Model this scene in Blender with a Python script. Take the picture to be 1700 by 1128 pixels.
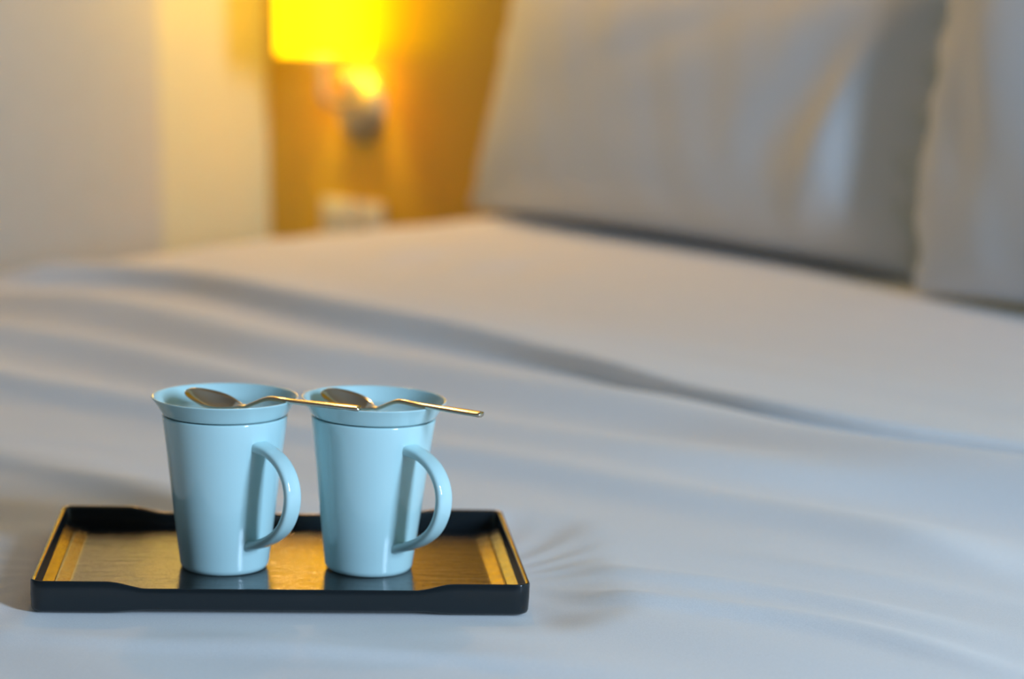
import bpy, bmesh, math, random
import numpy as np
from mathutils import Vector, Matrix, noise

for o in list(bpy.data.objects):
    bpy.data.objects.remove(o, do_unlink=True)
S = bpy.context.scene
COL = S.collection
PI = math.pi
YAW = math.radians(48)            # the camera looks 48 degrees left of the headboard's normal

def from_view(X, Y, z=0.0):
    """metres right of / ahead of the camera's foot point -> room coordinates (x along the headboard, y to the head)"""
    c, s = math.cos(YAW), math.sin(YAW)
    return Vector((X * c - Y * s, X * s + Y * c, z))

# ------------------------------------------------------------------ camera
cd = bpy.data.cameras.new('camera')
cam = bpy.data.objects.new('camera', cd)
COL.objects.link(cam)
cam.location = (0, 0, 0.3806)
cam.rotation_euler = (PI / 2 - 0.1582, 0, YAW)
cd.sensor_width = 36.0
cd.lens = 3800 / 1700 * 36.0
cd.clip_start = 0.05
cd.dof.use_dof = True
cd.dof.focus_distance = 1.36
cd.dof.aperture_fstop = 3.9
S.camera = cam

# ------------------------------------------------------------------ world, window light, exposure
w = bpy.data.worlds.new('World')
S.world = w
w.use_nodes = True
bg = w.node_tree.nodes['Background']
bg.inputs[0].default_value = (0.50, 0.80, 1.0, 1)
bg.inputs[1].default_value = 0.6

WIN = dict(x=1.45, y0=0.56, y1=1.56, z0=0.30, z1=1.45)     # window opening in the right wall
ld = bpy.data.lights.new('window_daylight', 'AREA')
ld.shape = 'RECTANGLE'
ld.size = 0.36
ld.size_y = 1.0
ld.energy = 76
ld.color = (0.54, 0.745, 1.0)
lo = bpy.data.objects.new('window_daylight', ld)
COL.objects.link(lo)
lo.location = (WIN['x'] - 0.03, 1.06, 0.88)
lo.rotation_euler = Vector((-2.55, -0.15, -0.85)).to_track_quat('-Z', 'Y').to_euler()

# warm fill added to tint the bed, no fixture, above the lamp side of the bed's head
dd = bpy.data.lights.new('added_warm_fill', 'AREA')
dd.shape = 'DISK'
dd.size = 0.12
dd.energy = 11.3
dd.color = (1.0, 0.55, 0.19)
do = bpy.data.objects.new('added_warm_fill', dd)
COL.objects.link(do)
do.location = (-3.10, 2.36, 1.70)

S.view_settings.view_transform = 'Standard'
S.view_settings.look = 'None'
S.view_settings.gamma = 1.0
S.view_settings.use_curve_mapping = False
S.view_settings.exposure = 0.0
S.cycles.use_denoising = True
S.cycles.sample_clamp_indirect = 6.0

# ------------------------------------------------------------------ helpers
def link(name, me, mat=None, parent=None, smooth=True):
    o = bpy.data.objects.new(name, me)
    COL.objects.link(o)
    if mat is not None:
        me.materials.clear()
        me.materials.append(mat)
    if parent is not None:
        o.parent = parent
    if smooth:
        me.polygons.foreach_set('use_smooth', [True] * len(me.polygons))
    return o

def tag(o, label=None, cat=None, group=None, kind=None):
    if label: o['label'] = label
    if cat: o['category'] = cat
    if group: o['group'] = group
    if kind: o['kind'] = kind
    return o

def empty(name, loc=(0, 0, 0)):
    o = bpy.data.objects.new(name, None)
    COL.objects.link(o)
    o.location = loc
    o.empty_display_size = 0.05
    return o

def mesh(name, verts, faces):
    me = bpy.data.meshes.new(name)
    me.from_pydata([tuple(map(float, v)) for v in verts], [], faces)
    me.update()
    return me

def bm_mesh(name, bm):
    bmesh.ops.recalc_face_normals(bm, faces=bm.faces)
    me = bpy.data.meshes.new(name)
    bm.to_mesh(me)
    bm.free()
    return me

def box_bm(bm, lo_, hi_, bevel=0.0, seg=2):
    r = bmesh.ops.create_cube(bm, size=1.0)
    vs = r['verts']
    for v in vs:
        v.co = Vector([lo_[i] + (v.co[i] + 0.5) * (hi_[i] - lo_[i]) for i in range(3)])
    if bevel > 0:
        es = list({e for v in vs for e in v.link_edges})
        bmesh.ops.bevel(bm, geom=es, offset=bevel, segments=seg, affect='EDGES', profile=0.5)

def box(name, lo_, hi_, mat, parent=None, bevel=0.0, smooth=False):
    bm = bmesh.new()
    box_bm(bm, lo_, hi_, bevel)
    return link(name, bm_mesh(name, bm), mat, parent, smooth)

def lathe(name, prof, n=72, closed=False):
    """revolve (r, z) pairs round z; r == 0 becomes a pole"""
    verts, rows = [], []
    for r, z in prof:
        if r <= 1e-7:
            rows.append([len(verts)])
            verts.append((0, 0, z))
        else:
            rows.append(list(range(len(verts), len(verts) + n)))
            verts += [(r * math.cos(2 * PI * k / n), r * math.sin(2 * PI * k / n), z) for k in range(n)]
    faces = []
    for A, B in zip(rows[:-1], rows[1:]):
        for k in range(n):
            k2 = (k + 1) % n
            if len(A) == 1 and len(B) == 1: continue
            if len(A) == 1: faces.append((A[0], B[k2], B[k]))
            elif len(B) == 1: faces.append((A[k], A[k2], B[0]))
            else: faces.append((A[k], A[k2], B[k2], B[k]))
    return mesh(name, verts, faces)

def fillet(p0, p1, p2, r, n=5):
    """arc-like rounding of corner p1 (quadratic), as a list of (r, z) points"""
    a = Vector(p0) - Vector(p1); b = Vector(p2) - Vector(p1)
    a = Vector(p1) + a.normalized() * min(r, a.length * 0.49)
    b = Vector(p1) + b.normalized() * min(r, b.length * 0.49)
    c = Vector(p1)
    return [tuple((1 - t) ** 2 * a + 2 * t * (1 - t) * c + t * t * b) for t in [i / n for i in range(n + 1)]]

def round_profile(pts, rad):
    out = [pts[0]]
    for i in range(1, len(pts) - 1):
        if rad[i] > 0: out += fillet(pts[i - 1], pts[i], pts[i + 1], rad[i])
        else: out.append(pts[i])
    out.append(pts[-1])
    return out

def smoothstep(a, b, x):
    t = np.clip((x - a) / (b - a), 0, 1)
    return t * t * (3 - 2 * t)

# ------------------------------------------------------------------ materials
def new_mat(name):
    m = bpy.data.materials.new(name)
    m.use_nodes = True
    nt = m.node_tree
    return m, nt, nt.nodes['Principled BSDF'], nt.nodes, nt.links

def plain(name, col, rough=0.5, metal=0.0, spec=0.5, coat=0.0, coat_rough=0.05):
    m, nt, b, N, L = new_mat(name)
    b.inputs['Base Color'].default_value = (*col, 1)
    b.inputs['Roughness'].default_value = rough
    b.inputs['Metallic'].default_value = metal
    b.inputs['Specular IOR Level'].default_value = spec
    b.inputs['Coat Weight'].default_value = coat
    b.inputs['Coat Roughness'].default_value = coat_rough
    return m

def noise_mat(name, c1, c2, scale, stretch=(1, 1, 1), rough=0.5, bump=0.0, dist=0.01, detail=4, spec=0.5, metal=0.0, fine=0.0):
    m, nt, b, N, L = new_mat(name)
    tc = N.new('ShaderNodeTexCoord')
    mp = N.new('ShaderNodeMapping')
    mp.inputs['Scale'].default_value = stretch
    L.new(tc.outputs['Object'], mp.inputs['Vector'])
    nz = N.new('ShaderNodeTexNoise')
    nz.inputs['Scale'].default_value = scale
    nz.inputs['Detail'].default_value = detail
    L.new(mp.outputs[0], nz.inputs['Vector'])
    cr = N.new('ShaderNodeValToRGB')
    cr.color_ramp.elements[0].color = (*c1, 1)
    cr.color_ramp.elements[1].color = (*c2, 1)
    cr.color_ramp.elements[0].position = 0.3
    cr.color_ramp.elements[1].position = 0.7
    L.new(nz.outputs['Fac'], cr.inputs['Fac'])
    L.new(cr.outputs['Color'], b.inputs['Base Color'])
    b.inputs['Roughness'].default_value = rough
    b.inputs['Specular IOR Level'].default_value = spec
    b.inputs['Metallic'].default_value = metal
    if bump > 0:
        bp = N.new('ShaderNodeBump')
        bp.inputs['Strength'].default_value = bump
        bp.inputs['Distance'].default_value = dist
        L.new(nz.outputs['Fac'], bp.inputs['Height'])
        L.new(bp.outputs['Normal'], b.inputs['Normal'])
    return m

M = {}
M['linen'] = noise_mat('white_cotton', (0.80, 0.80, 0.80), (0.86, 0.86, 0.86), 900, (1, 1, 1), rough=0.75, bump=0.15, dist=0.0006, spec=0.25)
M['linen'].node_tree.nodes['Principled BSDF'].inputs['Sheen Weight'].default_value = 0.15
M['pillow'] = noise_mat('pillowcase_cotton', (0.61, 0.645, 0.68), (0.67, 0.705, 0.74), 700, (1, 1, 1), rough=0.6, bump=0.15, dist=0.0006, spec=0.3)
M['wall'] = noise_mat('off_white_paint', (0.76, 0.80, 0.60), (0.79, 0.83, 0.63), 60, rough=0.42, bump=0.05, dist=0.001)
M['ceil'] = plain('ceiling_paint', (0.42, 0.40, 0.37), 0.9)
M['grey_panel'] = noise_mat('grey_white_paint', (0.61, 0.66, 0.65), (0.64, 0.69, 0.68), 40, rough=0.55)
M['taupe'] = noise_mat('taupe_paint', (0.30, 0.27, 0.24), (0.34, 0.31, 0.27), 60, rough=0.7)
M['floor'] = noise_mat('brown_carpet', (0.10, 0.075, 0.055), (0.16, 0.12, 0.09), 300, rough=0.95, bump=0.3, dist=0.004)
M['oak'] = noise_mat('ochre_veneer', (0.66, 0.40, 0.016), (0.76, 0.475, 0.025), 9, (1, 1, 0.08), rough=0.38, bump=0.04, dist=0.001)
M['nickel'] = plain('brushed_nickel', (0.50, 0.46, 0.34), 0.45, 0.6)
M['socket'] = plain('cream_plastic', (0.80, 0.77, 0.68), 0.35)
M['hole'] = plain('socket_slot_black', (0.02, 0.02, 0.02), 0.6)
M['china'] = plain('pale_blue_glaze', (0.53, 0.78, 0.80), 0.07, 0, 0.7)
M['steel'] = plain('polished_steel', (0.66, 0.60, 0.50), 0.13, 1.0)
M['wood_dark'] = plain('bed_base_fabric', (0.10, 0.08, 0.07), 0.8)
M['white_frame'] = plain('white_lacquer', (0.8, 0.8, 0.8), 0.4)

m, nt, b, N, L = new_mat('lamp_shade_fabric')
b.inputs['Base Color'].default_value = (0.55, 0.36, 0.01, 1)
b.inputs['Roughness'].default_value = 0.8
b.inputs['Emission Color'].default_value = (1.0, 0.56, 0.0, 1)
b.inputs['Emission Strength'].default_value = 4.2
M['shade'] = m

# black lacquer: smooth on the rim, fine wood grain relief along x on the floor
M['lacquer'] = plain('black_lacquer', (0.008, 0.013, 0.016), 0.2, 0, 0.5)
m, nt, b, N, L = new_mat('black_lacquer_wood_grain')
b.inputs['Base Color'].default_value = (0.010, 0.011, 0.012, 1)
b.inputs['Roughness'].default_value = 0.13
b.inputs['IOR'].default_value = 2.0
tc = N.new('ShaderNodeTexCoord')
mp = N.new('ShaderNodeMapping')
mp.inputs['Scale'].default_value = (16, 120, 16)
nz = N.new('ShaderNodeTexNoise')
nz.inputs['Scale'].default_value = 1.6
nz.inputs['Detail'].default_value = 5
nz.inputs['Roughness'].default_value = 0.65
bp_ = N.new('ShaderNodeBump')
bp_.inputs['Strength'].default_value = 0.8
bp_.inputs['Distance'].default_value = 0.0007
L.new(tc.outputs['Object'], mp.inputs['Vector'])
L.new(mp.outputs[0], nz.inputs['Vector'])
L.new(nz.outputs['Fac'], bp_.inputs['Height'])
L.new(bp_.outputs['Normal'], b.inputs['Normal'])
M['grain'] = m

# ------------------------------------------------------------------ the room
FZ, CZ = -0.55, 1.78
WY = 2.55            # face of the head wall
XA = -3.48           # side face of the wall return beside the lamp
YB = WY - 0.275      # front face of that return
XR, YF, XL = WIN['x'], -2.6, XA
T = 0.12
def struct(name, lo_, hi_, mat, bevel=0.0):
    return tag(box(name, lo_, hi_, mat, None, bevel), kind='structure')
struct('floor', (XL - T, YF - T, FZ - 0.1), (XR + T, WY + T, FZ), M['floor'])
struct('ceiling', (XL - T, YF - T, CZ), (XR + T, WY + T, CZ + 0.1), M['ceil'])
struct('wall_head', (XA, WY + 0.0005, FZ), (XR + T, WY + T, CZ), M['wall'])
struct('trim_1', (XL, YF, FZ), (XL + 0.018, YB, CZ), M['grey_panel'], 0.003)      # grey-painted cladding on the side wall
struct('wall_left', (XL - T, YF, FZ), (XL, WY + T, CZ), M['wall'])
struct('wall_foot', (XL - T, YF - T, FZ), (XR + T, YF, CZ), M['taupe'])
bm = bmesh.new()
for lo_, hi_ in (((XR, YF, FZ), (XR + T, WIN['y0'], CZ)), ((XR, WIN['y1'], FZ), (XR + T, WY, CZ)),
                 ((XR, WIN['y0'], FZ), (XR + T, WIN['y1'], WIN['z0'])), ((XR, WIN['y0'], WIN['z1']), (XR + T, WIN['y1'], CZ))):
    box_bm(bm, lo_, hi_)
tag(link('wall_right', bm_mesh('wall_right', bm), M['taupe'], None, False), kind='structure')
wn = tag(empty('window_1', (XR, WIN['y0'], WIN['z0'])), kind='structure')
def in_win(name, lo_, hi_, mat):
    box(name, [lo_[i] - wn.location[i] for i in range(3)], [hi_[i] - wn.location[i] for i in range(3)], mat, wn)
xa, xb = XR + 0.04, XR + 0.09
in_win('window_frame', (xa, WIN['y0'], WIN['z0']), (xb, WIN['y0'] + 0.05, WIN['z1']), M['white_frame'])
in_win('window_frame', (xa, WIN['y1'] - 0.05, WIN['z0']), (xb, WIN['y1'], WIN['z1']), M['white_frame'])
in_win('window_frame', (xa, WIN['y0'] + 0.05, WIN['z0']), (xb, WIN['y1'] - 0.05, WIN['z0'] + 0.05), M['white_frame'])
in_win('window_frame', (xa, WIN['y0'] + 0.05, WIN['z1'] - 0.05), (xb, WIN['y1'] - 0.05, WIN['z1']), M['white_frame'])

# headboard panel: ochre veneer, from the wall return across behind the bed
HBY = WY - 0.03
hb = tag(box('headboard', (XA + 0.002, HBY, FZ), (-0.35, WY, 1.35), M['oak'], None, 0.002),
         'wide ochre wood-veneer headboard panel behind the pillows', 'headboard')

# ------------------------------------------------------------------ bed
BX0, BX1, BY0, BY1 = -2.70, -0.50, 0.22, 2.50
bed = tag(empty('bed', (-1.6, 1.35, FZ)), 'upholstered double bed carrying the white duvet and pillows', 'bed')
def in_bed(name, lo_, hi_, mat, bev):
    return box(name, [lo_[i] - bed.location[i] for i in range(3)], [hi_[i] - bed.location[i] for i in range(3)], mat, bed, bev, True)
in_bed('mattress', (BX0 + 0.03, BY0 + 0.03, -0.29), (BX1 - 0.03, BY1, -0.045), M['linen'], 0.03)
in_bed('base', (BX0 + 0.05, BY0 + 0.05, -0.50), (BX1 - 0.05, BY1, -0.295), M['wood_dark'], 0.01)
for sx in (BX0 + 0.12, BX1 - 0.18):
    for sy in (BY0 + 0.12, BY1 - 0.16):
        in_bed('leg', (sx, sy, FZ), (sx + 0.06, sy + 0.06, -0.498), M['wood_dark'], 0.004)

# tray pose is needed first: the duvet is pressed flat under it
TRAY_POS = from_view(-0.1477, 1.4335, 0.0)
TRAY_ROT = Matrix.Rotation(YAW + 0.094, 4, 'Z') @ Matrix.Rotation(0.0332, 4, 'Y')
TRAY_M = Matrix.Translation(TRAY_POS) @ TRAY_ROT
TW, TD = 0.300, 0.199

# folds run across the bed: crest lines as (x, y) points, height, width on the near and far side
FOLDS = [
    ([(-2.72, 1.50), (-2.58, 1.58), (-2.40, 1.602), (-2.13, 1.55), (-1.94, 1.527), (-1.74, 1.526), (-1.55, 1.511), (-1.37, 1.483), (-1.21, 1.468), (-1.05, 1.50), (-0.6, 1.53)], 0.030, 0.020, 0.10),
    ([(-2.6, 1.33), (-2.37, 1.35), (-2.12, 1.352), (-1.90, 1.325), (-1.77, 1.305), (-1.66, 1.33), (-1.46, 1.34), (-1.35, 1.355), (-1.12, 1.35), (-0.6, 1.36)], 0.027, 0.038, 0.07),
    ([(-2.4, 1.17), (-2.1, 1.19), (-1.96, 1.21), (-1.78, 1.20), (-1.58, 1.195), (-1.35, 1.235), (-1.15, 1.268), (-0.97, 1.325), (-0.6, 1.36)], 0.018, 0.034, 0.05),
    ([(-2.2, 1.03), (-1.86, 1.06), (-1.66, 1.09), (-1.48, 1.118), (-1.28, 1.168), (-1.13, 1.18), (-0.975, 1.212), (-0.85, 1.20)], 0.013, 0.022, 0.045),
    ([(-1.75, 0.86), (-1.56, 0.885), (-1.49, 0.898), (-1.39, 0.90), (-1.33, 0.905)], 0.009, 0.018, 0.05),
    ([(-2.1, 1.66), (-1.87, 1.655), (-1.66, 1.64), (-1.5, 1.652), (-1.3, 1.635), (-1.16, 1.66), (-0.8, 1.67)], 0.008, 0.04, 0.05),
    ([(-1.03, 0.93), (-0.99, 0.945), (-0.94, 0.975), (-0.87, 1.01), (-0.79, 1.015), (-0.70, 1.01)], 0.0065, 0.010, 0.018),
    ([(-1.05, 0.985), (-0.95, 1.036), (-0.87, 1.056), (-0.78, 1.06)], 0.006, 0.010, 0.018),
    ([(-0.99, 1.09), (-0.88, 1.133), (-0.79, 1.136)], 0.004, 0.012, 0.02),
    ([(-1.22, 0.60), (-1.08, 0.68), (-0.95, 0.80), (-0.84, 0.86)], 0.004, 0.012, 0.03),
    ([(-1.25, 0.70), (-1.15, 0.73), (-1.03, 0.81)], 0.003, 0.010, 0.02),
]

def duvet_height(x, y):
    """x, y: arrays; relief of the duvet's upper face about z = 0"""
    z = np.zeros_like(x)
    for pts, A, wn_, wf in FOLDS:
        px = np.array([p[0] for p in pts]); py = np.array([p[1] for p in pts])
        c = np.interp(x, px, py)
        # soften the polyline's kinks
        for d in (0.03, 0.06, 0.09):
            c = c + np.interp(x - d, px, py) + np.interp(x + d, px, py)
        c = c / 7.0
        d = y - c
        fade = smoothstep(px[0] - 0.05, px[0] + 0.10, x) * (1 - smoothstep(px[-1] - 0.10, px[-1] + 0.05, x))
        if A == 0.030:
            A = 0.030 - 0.010 * smoothstep(-1.9, -1.25, x)
        z = z + A * fade * np.where(d < 0, np.exp(-(d / wn_) ** 2), np.exp(-(d / wf) ** 2))
    # broad unevenness and faint creases
    z = z + 0.0035 * np.sin(3.1 * x + 1.3 * np.sin(2.3 * y)) * np.sin(5.0 * y + 0.7)
    z = z + 0.0010 * np.sin(42 * y + 4 * np.sin(2.2 * x) + 3.0 * np.sin(5.1 * x + 7 * y)) * smoothstep(0.6, 1.2, y)
    z = z + 0.0009 * np.sin(70 * y - 24 * x + 3 * np.sin(6 * x)) * (1 - smoothstep(0.9, 1.2, y))
    # rows of little gathers at the head end, left of the pillows
    z = z + 0.006 * np.sin(38 * x + 6 * y) * np.exp(-((x + 2.35) / 0.22) ** 2 - ((y - 1.98) / 0.10) ** 2)
    return z

def fold_lean(x, y):
    """the long main fold tips over towards the foot, more so to the right, and closes on itself in a crease"""
    pts = FOLDS[0][0]
    px = np.array([p[0] for p in pts]); py = np.array([p[1] for p in pts])
    c = np.interp(x, px, py)
    for d in (0.03, 0.06, 0.09):
        c = c + np.interp(x - d, px, py) + np.interp(x + d, px, py)
    d = y - c / 7.0
    fade = smoothstep(px[0] + 0.05, px[0] + 0.30, x) * (1 - smoothstep(px[-1] - 0.1, px[-1], x))
    return -(0.014 + 0.026 * smoothstep(-2.0, -1.3, x)) * fade * np.where(d < 0, np.exp(-(d / 0.024) ** 2), np.exp(-(d / 0.07) ** 2))

TI = np.array(TRAY_M.inverted())
def tray_local(x, y):
    return TI[0, 0] * x + TI[0, 1] * y + TI[0, 3], TI[1, 0] * x + TI[1, 1] * y + TI[1, 3]

def build_duvet():
    R, DROP = 0.075, 0.34
    arc = R * PI / 2
    us = np.arange(BX0 - arc - DROP, BX1 + arc + DROP + 1e-6, 0.0062)
    vs = np.arange(BY0 - arc - DROP, BY1 + 1e-6, 0.0062)
    U, V = np.meshgrid(us, vs, indexing='ij')
    def roll(e):
        e = np.maximum(e, 0)
        ang = np.clip(e / R, 0, PI / 2)
        return R * np.sin(ang), R * (1 - np.cos(ang)) + np.maximum(e - arc, 0)
    xl, dl = roll(BX0 - U); xr, dr = roll(U - BX1); yf, df = roll(BY0 - V)
    x = np.clip(U, BX0, BX1) - xl + xr
    y = np.maximum(V, BY0) - yf
    drop = np.minimum(np.maximum(np.maximum(dl, dr), df) , DROP + R)
    relief = duvet_height(np.clip(U, BX0, BX1), np.maximum(V, BY0))
    # press under the tray
    lx, ly = tray_local(x, y)
    dx = np.maximum(np.abs(lx) - TW / 2, 0); dy = np.maximum(np.abs(ly) - TD / 2, 0)
    dist = np.sqrt(dx * dx + dy * dy)
    k = 1 - smoothstep(0.0, 0.07, dist)
    plane = -0.0332 * np.clip(lx, -0.2, 0.2) - 0.0012
    # little tension creases running out from the tray's ends
    ang = np.arctan2(ly, np.abs(lx) - TW / 2 + 0.03)
    crease = 0.0007 * np.sin(17 * ang + 1.2 * np.sign(lx)) * np.exp(-((dist - 0.025) / 0.03) ** 2) * (np.abs(lx) > TW / 2 - 0.01)
    z = relief * (1 - k) + plane * k + crease
    # the left side of the bed sinks a little towards the foot
    sag = 0.036 * (1 - smoothstep(BX0, BX0 + 0.55, x)) * (1 - smoothstep(1.25, 2.0, y))
    z = z - sag - drop
    # hanging sides ripple
    hang = smoothstep(0.02, 0.25, drop)
    x = x + hang * 0.012 * np.sin(23 * V) * np.where(U < BX0, -1, 0)
    y = y + fold_lean(x, y) * (drop < 0.002)
    n, mm = U.shape
    verts = np.stack([x, y, z], -1).reshape(-1, 3)
    idx = np.arange(n * mm).reshape(n, mm)
    q = np.stack([idx[:-1, :-1], idx[1:, :-1], idx[1:, 1:], idx[:-1, 1:]], -1).reshape(-1, 4)
    me = bpy.data.meshes.new('duvet')
    me.vertices.add(len(verts)); me.vertices.foreach_set('co', verts.ravel())
    me.loops.add(q.size); me.loops.foreach_set('vertex_index', q.ravel().astype(np.int32))
    me.polygons.add(len(q)); me.polygons.foreach_set('loop_start', (np.arange(len(q)) * 4).astype(np.int32))
    me.update(calc_edges=True)
    me.validate()
    return me
tag(link('duvet', build_duvet(), M['linen']), 'white cotton duvet with long soft folds, spread over the bed', 'duvet')

# ------------------------------------------------------------------ pillows
def pillow_mesh(name, W, H, Tk, seed, dents, pinch=0.0):
    n, mm = 72, 48
    verts, faces = [], []
    def pt(u, v, side):
        # outline: sides pulled in a little, corners out
        hx = W / 2 * (1 - 0.045 * (1 - v * v)) ; hz = H / 2 * (1 - 0.05 * (1 - u * u))
        x, z = u * hx * (1 - 0.055 * (v + 1) / 2 * (u < 0)), v * hz
        x += pinch * float(smoothstep(-0.25, -1.0, v)) * max(0.0, -u) ** 4
        e = max(0.0, (1 - abs(u) ** 3.2) * (1 - abs(v) ** 3.0))
        t = Tk / 2 * e ** 0.46
        q = Vector((x * 3.2 + seed, z * 3.2, side * 2.0))
        wr = noise.noise(q) * 0.010 + noise.noise(Vector((x * 14 + z * 7 + seed, z * 5 - x * 2, side))) * 0.0035
        edge = min(1.0, e * 2.2)
        t += wr * edge
        if side < 0:
            for (du, dv, ax, ay, rot, amp) in dents:
                c, s = math.cos(rot), math.sin(rot)
                p, r = (u - du) * W / 2, (v - dv) * H / 2
                a, bb = (p * c + r * s) / ax, (-p * s + r * c) / ay
                t += amp * math.exp(-a * a - bb * bb) * edge
        rim = 0.004 * math.sin(31 * u + 4 * v + seed) + 0.005 * math.sin(19 * v + 3 * u)
        return (x + rim * (1 if abs(u) > 0.97 else 0), side * t, z + H / 2)
    idx = {}
    for side in (-1, 1):
        for i in range(n + 1):
            for j in range(mm + 1):
                u = math.sin((-1 + 2 * i / n) * PI / 2 * 0.999) * 0.5 + (-1 + 2 * i / n) * 0.5
                v = math.sin((-1 + 2 * j / mm) * PI / 2 * 0.999) * 0.5 + (-1 + 2 * j / mm) * 0.5
                on = i in (0, n) or j in (0, mm)
                if on and side == 1:
                    idx[(side, i, j)] = idx[(-1, i, j)]
                    continue
                idx[(side, i, j)] = len(verts)
                p = pt(u, v, side)
                verts.append((p[0], 0.0, p[2]) if on else p)
        for i in range(n):
            for j in range(mm):
                f = [idx[(side, i, j)], idx[(side, i + 1, j)], idx[(side, i + 1, j + 1)], idx[(side, i, j + 1)]]
                faces.append(f if side < 0 else f[::-1])
    return mesh(name, verts, faces)

def pillow(label, left, right, H, Tk, lean, seed, dents, pinch=0.0):
    """left / right: the two ends of the foot line on the bed, (x, y)"""
    a, b_ = Vector((*left, 0)), Vector((*right, 0))
    d = b_ - a
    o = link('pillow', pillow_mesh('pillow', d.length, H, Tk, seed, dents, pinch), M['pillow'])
    mid = (a + b_) / 2
    o.matrix_world = Matrix.Translation((mid.x, mid.y, 0.004)) @ Matrix.Rotation(math.atan2(d.y, d.x), 4, 'Z') @ Matrix.Rotation(-lean, 4, 'X')
    return tag(o, label, 'pillow', 'white pillows leaning on the headboard')

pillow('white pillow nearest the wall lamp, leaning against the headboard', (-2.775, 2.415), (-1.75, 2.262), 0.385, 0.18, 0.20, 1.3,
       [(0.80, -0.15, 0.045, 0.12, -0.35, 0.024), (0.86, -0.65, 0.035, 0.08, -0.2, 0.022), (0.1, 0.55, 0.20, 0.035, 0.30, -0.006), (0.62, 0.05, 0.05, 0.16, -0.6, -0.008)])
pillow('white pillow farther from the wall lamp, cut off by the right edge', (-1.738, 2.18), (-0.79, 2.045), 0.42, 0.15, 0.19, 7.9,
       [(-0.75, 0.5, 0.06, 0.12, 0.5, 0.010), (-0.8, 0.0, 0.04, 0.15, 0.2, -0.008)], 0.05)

# ------------------------------------------------------------------ wall lamp
def tube(name, path, r, mat, parent, n=16):
    verts, faces = [], []
    P = [Vector(p) for p in path]
    for i, p in enumerate(P):
        t = ((P[min(i + 1, len(P) - 1)] - P[max(i - 1, 0)])).normalized()
        ref = Vector((0, 0, 1)) if abs(t.z) < 0.9 else Vector((1, 0, 0))
        a = t.cross(ref).normalized(); c = t.cross(a)
        verts += [p + r * (a * math.cos(2 * PI * k / n) + c * math.sin(2 * PI * k / n)) for k in range(n)]
    for i in range(len(P) - 1):
        for k in range(n):
            k2 = (k + 1) % n
            faces.append((i * n + k, i * n + k2, (i + 1) * n + k2, (i + 1) * n + k))
    faces.append(tuple(range(n))[::-1]); faces.append(tuple((len(P) - 1) * n + k for k in range(n)))
    me = mesh(name, verts, faces)
    bm = bmesh.new(); bm.from_mesh(me); bmesh.ops.recalc_face_normals(bm, faces=bm.faces); bm.to_mesh(me); bm.free()
    return link(name, me, mat, parent)

LX, LZ = -3.19, 0.150
lamp = tag(empty('wall_lamp', (LX, HBY, LZ)), 'lit wall lamp with yellow glowing shade and domed metal plate on the ochre panel', 'lamp')
dome = [(0.062 * math.cos(t), 0.034 * math.sin(t)) for t in [i * PI / 2 / 10 for i in range(11)]]
dome[-1] = (0.0, 0.034)
pl = link('wall_plate', lathe('wall_plate', [(0.0, 0.0), (0.062, 0.0)] + dome[1:], 48), M['nickel'], lamp)
pl.rotation_euler = (PI / 2, 0, 0)
OUT = 0.088
arm = [(0, -0.02, 0.008), (0, -0.05, 0.008), (0, -0.065, 0.008), (0, -0.080, 0.011), (0, -OUT, 0.022), (0, -OUT, 0.05), (0, -OUT, 0.11)]
tube('arm', arm, 0.0085, M['nickel'], lamp)
tube('switch_post', [(0, -0.03, 0.02), (0, -0.034, 0.045), (0, -0.034, 0.062)], 0.013, M['nickel'], lamp)
hold = link('bulb_holder', lathe('bulb_holder', [(0, 0.075), (0.02, 0.075), (0.022, 0.08), (0.022, 0.115), (0.018, 0.12), (0, 0.12)], 32), M['nickel'], lamp)
hold.location = (0, -OUT, 0)
SB, ST, SR = 0.095, 0.32, 0.080
prof = [(SR, SB), (SR, ST), (SR - 0.003, ST), (SR - 0.003, SB), (SR, SB)]
sh = link('lamp_shade', lathe('lamp_shade', prof, 64), M['shade'], lamp, False)
sh.location = (0, -OUT, 0)
bulb = link('bulb', lathe('bulb', [(0, 0.12), (0.012, 0.122), (0.014, 0.14), (0.026, 0.175), (0.028, 0.19), (0.022, 0.207), (0.010, 0.216), (0, 0.217)], 32), M['shade'], lamp)
bulb.location = (0, -OUT, 0)
pd = bpy.data.lights.new('lamp_light', 'POINT')
pd.energy = 15.0
pd.color = (1.0, 0.75, 0.05)
pd.shadow_soft_size = 0.03
po = bpy.data.objects.new('lamp_light', pd)
COL.objects.link(po)
po.parent = lamp
po.location = (0, -OUT, 0.275)

# socket plate on the panel, half hidden by the bed
sk = tag(empty('wall_socket', (-3.215, HBY, -0.062)), 'cream double socket plate low on the ochre panel beneath the lamp', 'socket')
box('face_plate', (-0.085, -0.014, -0.045), (0.085, 0, 0.045), M['socket'], sk, 0.004, True)
for cx in (-0.04, 0.04):
    s_ = box('socket_insert', (cx - 0.03, -0.0165, -0.03), (cx + 0.03, -0.0138, 0.03), M['socket'], sk, 0.001)
    for hx in (-0.009, 0.009):
        box('slot', (cx + hx - 0.0022, -0.0170, -0.006), (cx + hx + 0.0022, -0.0163, 0.006), M['hole'], s_)

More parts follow.
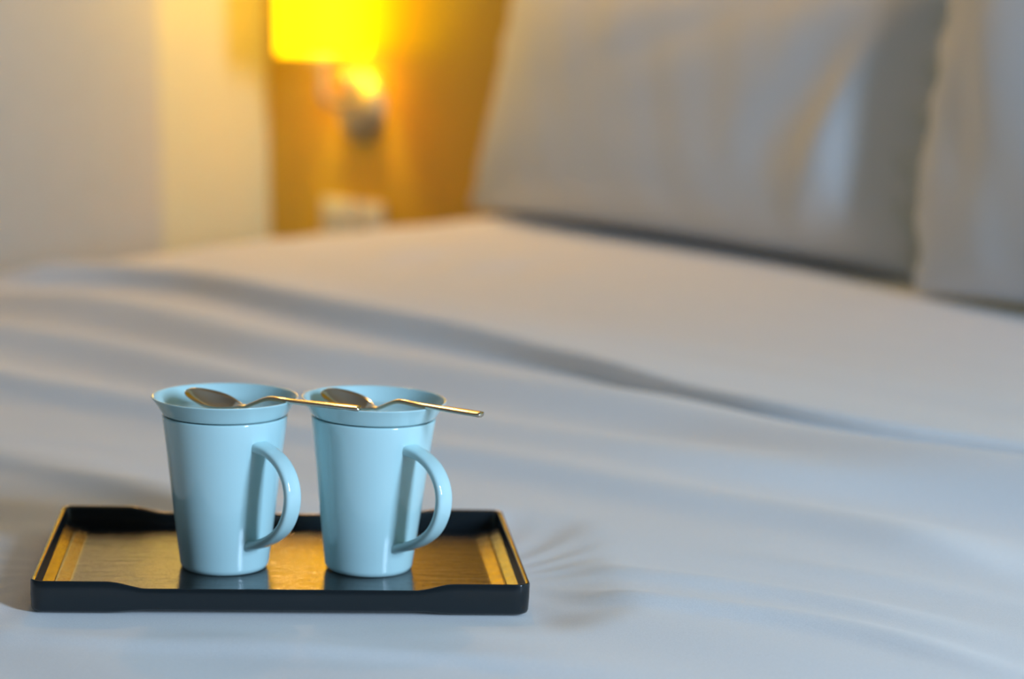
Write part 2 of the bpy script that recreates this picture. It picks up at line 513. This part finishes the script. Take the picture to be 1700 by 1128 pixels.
# ------------------------------------------------------------------ tray
def tray_outline(d, rc=0.0065, n_arc=7):
    """points of the plan at inset d, always the same count; also returns which side each lies on"""
    hw, hd = TW / 2 - d, TD / 2 - d
    r = max(rc - d, 0.0008)
    pts = []
    def seg(p, q, k):
        for i in range(k):
            t = (i + 0.0) / k
            pts.append((p[0] + (q[0] - p[0]) * t, p[1] + (q[1] - p[1]) * t))
    def arc(cx, cy, a0):
        for i in range(n_arc):
            a = a0 + PI / 2 * i / n_arc
            # corners are nearly chamfered: flatten the arc half way to its chord
            ca, sa = math.cos(a), math.sin(a)
            t = i / n_arc
            ch = (math.cos(a0) * (1 - t) + math.cos(a0 + PI / 2) * t, math.sin(a0) * (1 - t) + math.sin(a0 + PI / 2) * t)
            pts.append((cx + r * (0.6 * ca + 0.4 * ch[0]), cy + r * (0.6 * sa + 0.4 * ch[1])))
    seg((-hw + r, -hd), (hw - r, -hd), 64)
    arc(hw - r, -hd + r, -PI / 2)
    seg((hw, -hd + r), (hw, hd - r), 24)
    arc(hw - r, hd - r, 0)
    seg((hw - r, hd), (-hw + r, hd), 64)
    arc(-hw + r, hd - r, PI / 2)
    seg((-hw, hd - r), (-hw, -hd + r), 24)
    arc(-hw + r, -hd + r, PI)
    return pts

def dip(x, y):
    """long sides are lower between two soft shoulders"""
    if abs(y) < TD / 2 - 0.03: return 0.0
    return float(1 - smoothstep(0.080, 0.104, abs(x)))

def loft(name, levels, cap_first, cap_last):
    verts, faces = [], []
    n = None
    for d, zf in levels:
        P = tray_outline(d)
        n = len(P)
        verts += [(x, y, zf(x, y)) for x, y in P]
    for i in range(len(levels) - 1):
        for k in range(n):
            k2 = (k + 1) % n
            faces.append((i * n + k, i * n + k2, (i + 1) * n + k2, (i + 1) * n + k))
    if cap_first: faces.append(tuple(range(n))[::-1])
    if cap_last: faces.append(tuple((len(levels) - 1) * n + k for k in range(n)))
    return mesh(name, verts, faces)

z_ = lambda v: (lambda x, y: v)
HT, DIPZ = 0.0195, 0.0042
top = lambda x, y: HT - DIPZ * dip(x, y)
bot = lambda x, y: 0.0013 * dip(x, y)
FLOOR_Z = 0.0060
tray = empty('serving_tray')
tray.matrix_world = TRAY_M
tag(tray, 'black lacquer serving tray with wavy rim under the two mugs', 'tray')
lv = [(0.0075, lambda x, y: bot(x, y) + 0.0002), (0.0030, bot), (0.0012, lambda x, y: bot(x, y) + 0.0008), (0.0005, lambda x, y: bot(x, y) + 0.0025),
      (0.0001, lambda x, y: 0.5 * top(x, y)), (0.0, lambda x, y: top(x, y) - 0.0009), (0.0003, lambda x, y: top(x, y) - 0.0002), (0.0008, top),
      (0.0025, lambda x, y: top(x, y) - 0.0006), (0.0029, lambda x, y: top(x, y) - 0.0009), (0.0032, lambda x, y: top(x, y) - 0.0016), (0.0044, z_(0.0080)), (0.0046, z_(0.0045))]
link('rim', loft('rim', lv, False, False), M['lacquer'], tray)
# floor: flat board with a shallow ramp and a groove along each short end
def floor_mesh():
    xe = TW / 2 - 0.0040
    half = [(xe, FLOOR_Z + 0.0042), (xe - 0.0062, FLOOR_Z + 0.0020), (xe - 0.0066, FLOOR_Z + 0.0012), (xe - 0.0076, FLOOR_Z + 0.0011), (xe - 0.0080, FLOOR_Z + 0.0019),
            (xe - 0.0152, FLOOR_Z + 0.0001), (xe - 0.0165, FLOOR_Z)]
    prof = [(-x, z) for x, z in half] + half[::-1]
    ye = TD / 2 - 0.0040
    verts = [(x, sy * ye, z) for sy in (-1, 1) for x, z in prof]
    n = len(prof)
    verts += [(x, sy * ye, 0.0046) for sy in (-1, 1) for x, z in prof]
    faces = [(k, k + 1, n + k + 1, n + k) for k in range(n - 1)] + [(k + 1, k, 2 * n + k, 2 * n + k + 1) for k in range(n - 1)]
    return mesh('floor_panel', verts, faces)
link('floor_panel', floor_mesh(), M['grain'], tray, False)
link('underside', loft('underside', [(0.0075, lambda x, y: bot(x, y) + 0.0002), (0.012, z_(0.0022))], False, True), M['lacquer'], tray)

# ------------------------------------------------------------------ mugs
HM, SEAM = 0.1108, 0.0992
def body_mesh():
    out = [(0.0, 0.0012), (0.0225, 0.0012), (0.0235, 0.0), (0.0262, 0.0), (0.0280, 0.0022), (0.0292, 0.012), (0.0315, 0.030), (0.0338, 0.050), (0.0360, 0.070), (0.0380, 0.086), (0.0397, SEAM - 0.0006), (0.0378, SEAM - 0.0004), (0.0366, SEAM - 0.0030), (0.0352, 0.085), (0.0300, 0.040), (0.0262, 0.010), (0.0230, 0.006), (0.0, 0.0055)]
    rad = [0, 0.0004, 0.0004, 0.001, 0.0016, 0.008, 0.008, 0.008, 0.008, 0.008, 0.0012, 0.0008, 0.001, 0.008, 0.01, 0.004, 0.002, 0]
    return lathe('mug_body', round_profile(out, rad), 96)

def lid_mesh():
    pts = [(0.0, 0.0945), (0.0335, 0.0945), (0.0340, SEAM + 0.0003), (0.0392, SEAM + 0.0003), (0.0405, SEAM + 0.0022), (0.0434, SEAM + 0.0070), (0.0465, HM - 0.0004), (0.0455, HM), (0.0442, HM - 0.0008), (0.0405, HM - 0.0070), (0.0372, HM - 0.0108), (0.0, HM - 0.0110)]
    rad = [0, 0.0008, 0.0002, 0.001, 0.003, 0.004, 0.0009, 0.0008, 0.0012, 0.004, 0.003, 0]
    return lathe('mug_lid', round_profile(pts, rad), 96)

def handle_mesh():
    # spine in the plane (r, z), then a rounded strap section
    ctrl = [(0.0330, 0.0838), (0.0400, 0.0832), (0.0500, 0.0812), (0.0600, 0.0762), (0.0672, 0.0680), (0.0700, 0.0580), (0.0682, 0.0470), (0.0620, 0.0365), (0.0520, 0.0285), (0.0400, 0.0225), (0.0330, 0.0200), (0.0280, 0.0185)]
    P = [Vector(c) for c in ctrl]
    sp = []
    for i in range(len(P) - 1):
        p0, p1, p2, p3 = P[max(i - 1, 0)], P[i], P[i + 1], P[min(i + 2, len(P) - 1)]
        for k in range(6):
            t = k / 6
            sp.append(0.5 * ((2 * p1) + (p2 - p0) * t + (2 * p0 - 5 * p1 + 4 * p2 - p3) * t * t + (3 * p1 - p0 - 3 * p2 + p3) * t ** 3))
    sp.append(P[-1])
    n, ns = 24, len(sp)
    verts, faces = [], []
    for i, p in enumerate(sp):
        t = (sp[min(i + 1, ns - 1)] - sp[max(i - 1, 0)]).normalized()
        nr = Vector((t.y, -t.x))
        f = i / (ns - 1)
        flare = math.exp(-(f / 0.10) ** 2) * 0.8 + math.exp(-((1 - f) / 0.09) ** 2) * 0.45
        wh = 0.0057 * (1 + 0.35 * flare)            # half width
        th = 0.0030 * (1 + 0.45 * flare)            # half thickness
        for k in range(n):
            a = 2 * PI * k / n
            ca, sa = math.cos(a), math.sin(a)
            e = 2 / 3.2
            cx = math.copysign(abs(ca) ** e, ca) * wh
            cy = math.copysign(abs(sa) ** e, sa) * th
            q = p + nr * cy
            verts.append((q.x, cx, q.y))
    for i in range(ns - 1):
        for k in range(n):
            k2 = (k + 1) % n
            faces.append((i * n + k, i * n + k2, (i + 1) * n + k2, (i + 1) * n + k))
    faces.append(tuple(range(n))); faces.append(tuple((ns - 1) * n + k for k in range(n))[::-1])
    me = mesh('mug_handle', verts, faces)
    bm = bmesh.new(); bm.from_mesh(me); bmesh.ops.recalc_face_normals(bm, faces=bm.faces); bm.to_mesh(me); bm.free()
    return me

BODY, LID, HANDLE = body_mesh(), lid_mesh(), handle_mesh()
def mug(label, lx, ly, turn, tilt):
    o = empty('mug')
    o.matrix_world = TRAY_M @ Matrix.Translation((lx, ly, FLOOR_Z + 0.0001)) @ Matrix.Rotation(tilt, 4, 'Y')
    tag(o, label, 'mug', 'pale blue mugs on the tray')
    link('body', BODY, M['china'], o)
    link('lid', LID, M['china'], o)
    h_ = link('handle', HANDLE, M['china'], o)
    h_.rotation_euler = (0, 0, turn)
    return o
VIEW = -PI / 2 - 0.094
mug('pale blue mug nearer the tray\'s left end, beneath the bowl of the bridging spoon', -0.0372, -0.0081, VIEW + math.radians(43), -0.010)
mug('pale blue mug nearer the tray\'s right end, a spoon handle jutting past its rim', 0.0546, -0.0088, VIEW + math.radians(43), 0.011)

# ------------------------------------------------------------------ teaspoons
def spoon_mesh(Ls=0.118):
    st = []
    bl, bw, nb, nn = 0.0400, 0.0127, 30, 34
    for i in range(nb + 1):                         # bowl: x from 0 (tip) to bl, egg-shaped, drawn out towards the neck
        tt = 0.5 - 0.5 * math.cos(PI * i / nb)
        x = bl * tt
        g = tt ** 0.80
        wv = bw * max(0.0, math.sin(PI * g)) ** (0.47 + 0.60 * tt)
        wv = max(wv, 0.0005 if tt < 0.5 else 0.0017)
        depth = 0.0056 * max(0.0, math.sin(PI * min(1.0, tt * 1.02))) ** 0.9
        st.append((x, wv, 0.0002 - 0.0066 * (1 - (1 - tt) ** 1.7), depth * min(1.0, wv / (0.6 * bw)), 0.0010 + 0.0014 * tt ** 4))
    for i in range(1, nn + 1):
        t = i / nn
        x = bl + (Ls - bl) * t
        zc = -0.0066 + 0.0074 * float(smoothstep(-0.06, 0.23, t)) - 0.0002 + 0.0006 * math.exp(-((t - 0.26) / 0.10) ** 2) - 0.0010 * t
        zc -= 0.0002 * (1 - t)
        wv = 0.0017 + 0.0015 * float(smoothstep(0.20, 1.0, t))
        if i == nn: wv *= 0.88
        st.append((x, wv, zc, 0.0, 0.0024))
    nw = 12
    verts, faces = [], []
    per = 2 * (nw + 1)
    for x, wv, zc, dp, th in st:
        for k in range(nw + 1):
            s_ = -1 + 2 * k / nw
            verts.append((x, s_ * wv, zc - dp * (1 - s_ * s_) + (0.0 if dp > 0 else 0.0003 * (1 - s_ * s_))))
        for k in range(nw, -1, -1):
            s_ = -1 + 2 * k / nw
            verts.append((x, s_ * wv * 0.96, zc - dp * (1 - s_ * s_) - th * (0.55 + 0.45 * (1 - s_ ** 4))))
    for i in range(len(st) - 1):
        for k in range(per):
            k2 = (k + 1) % per
            faces.append((i * per + k, i * per + k2, (i + 1) * per + k2, (i + 1) * per + k))
    faces.append(tuple(range(per))); faces.append(tuple((len(st) - 1) * per + k for k in range(per)))
    me = mesh('teaspoon', verts, faces)
    bm = bmesh.new(); bm.from_mesh(me); bmesh.ops.recalc_face_normals(bm, faces=bm.faces); bm.to_mesh(me); bm.free()
    return me
SPOON = spoon_mesh()
def spoon(label, tip, end, z, roll=0.0, pitch=0.0):
    d = Vector(end) - Vector(tip)
    o = link('teaspoon', SPOON, M['steel'])
    o.matrix_world = TRAY_M @ Matrix.Translation((tip[0], tip[1], z)) @ Matrix.Rotation(math.atan2(d.y, d.x), 4, 'Z') @ Matrix.Rotation(pitch, 4, 'Y') @ Matrix.Rotation(roll, 4, 'X')
    return tag(o, label, 'spoon', 'steel teaspoons across the mugs')
RIM = FLOOR_Z + HM
spoon('steel teaspoon bridging both mugs, its bowl over the mug nearer the tray\'s left end', (-0.0625, -0.0042), (0.0445, -0.0519), RIM + 0.0023, 0.16)
spoon('steel teaspoon across one mug only, handle end jutting free on the right', (0.0241, 0.0034), (0.1214, -0.0675), RIM + 0.0023, 0.16)
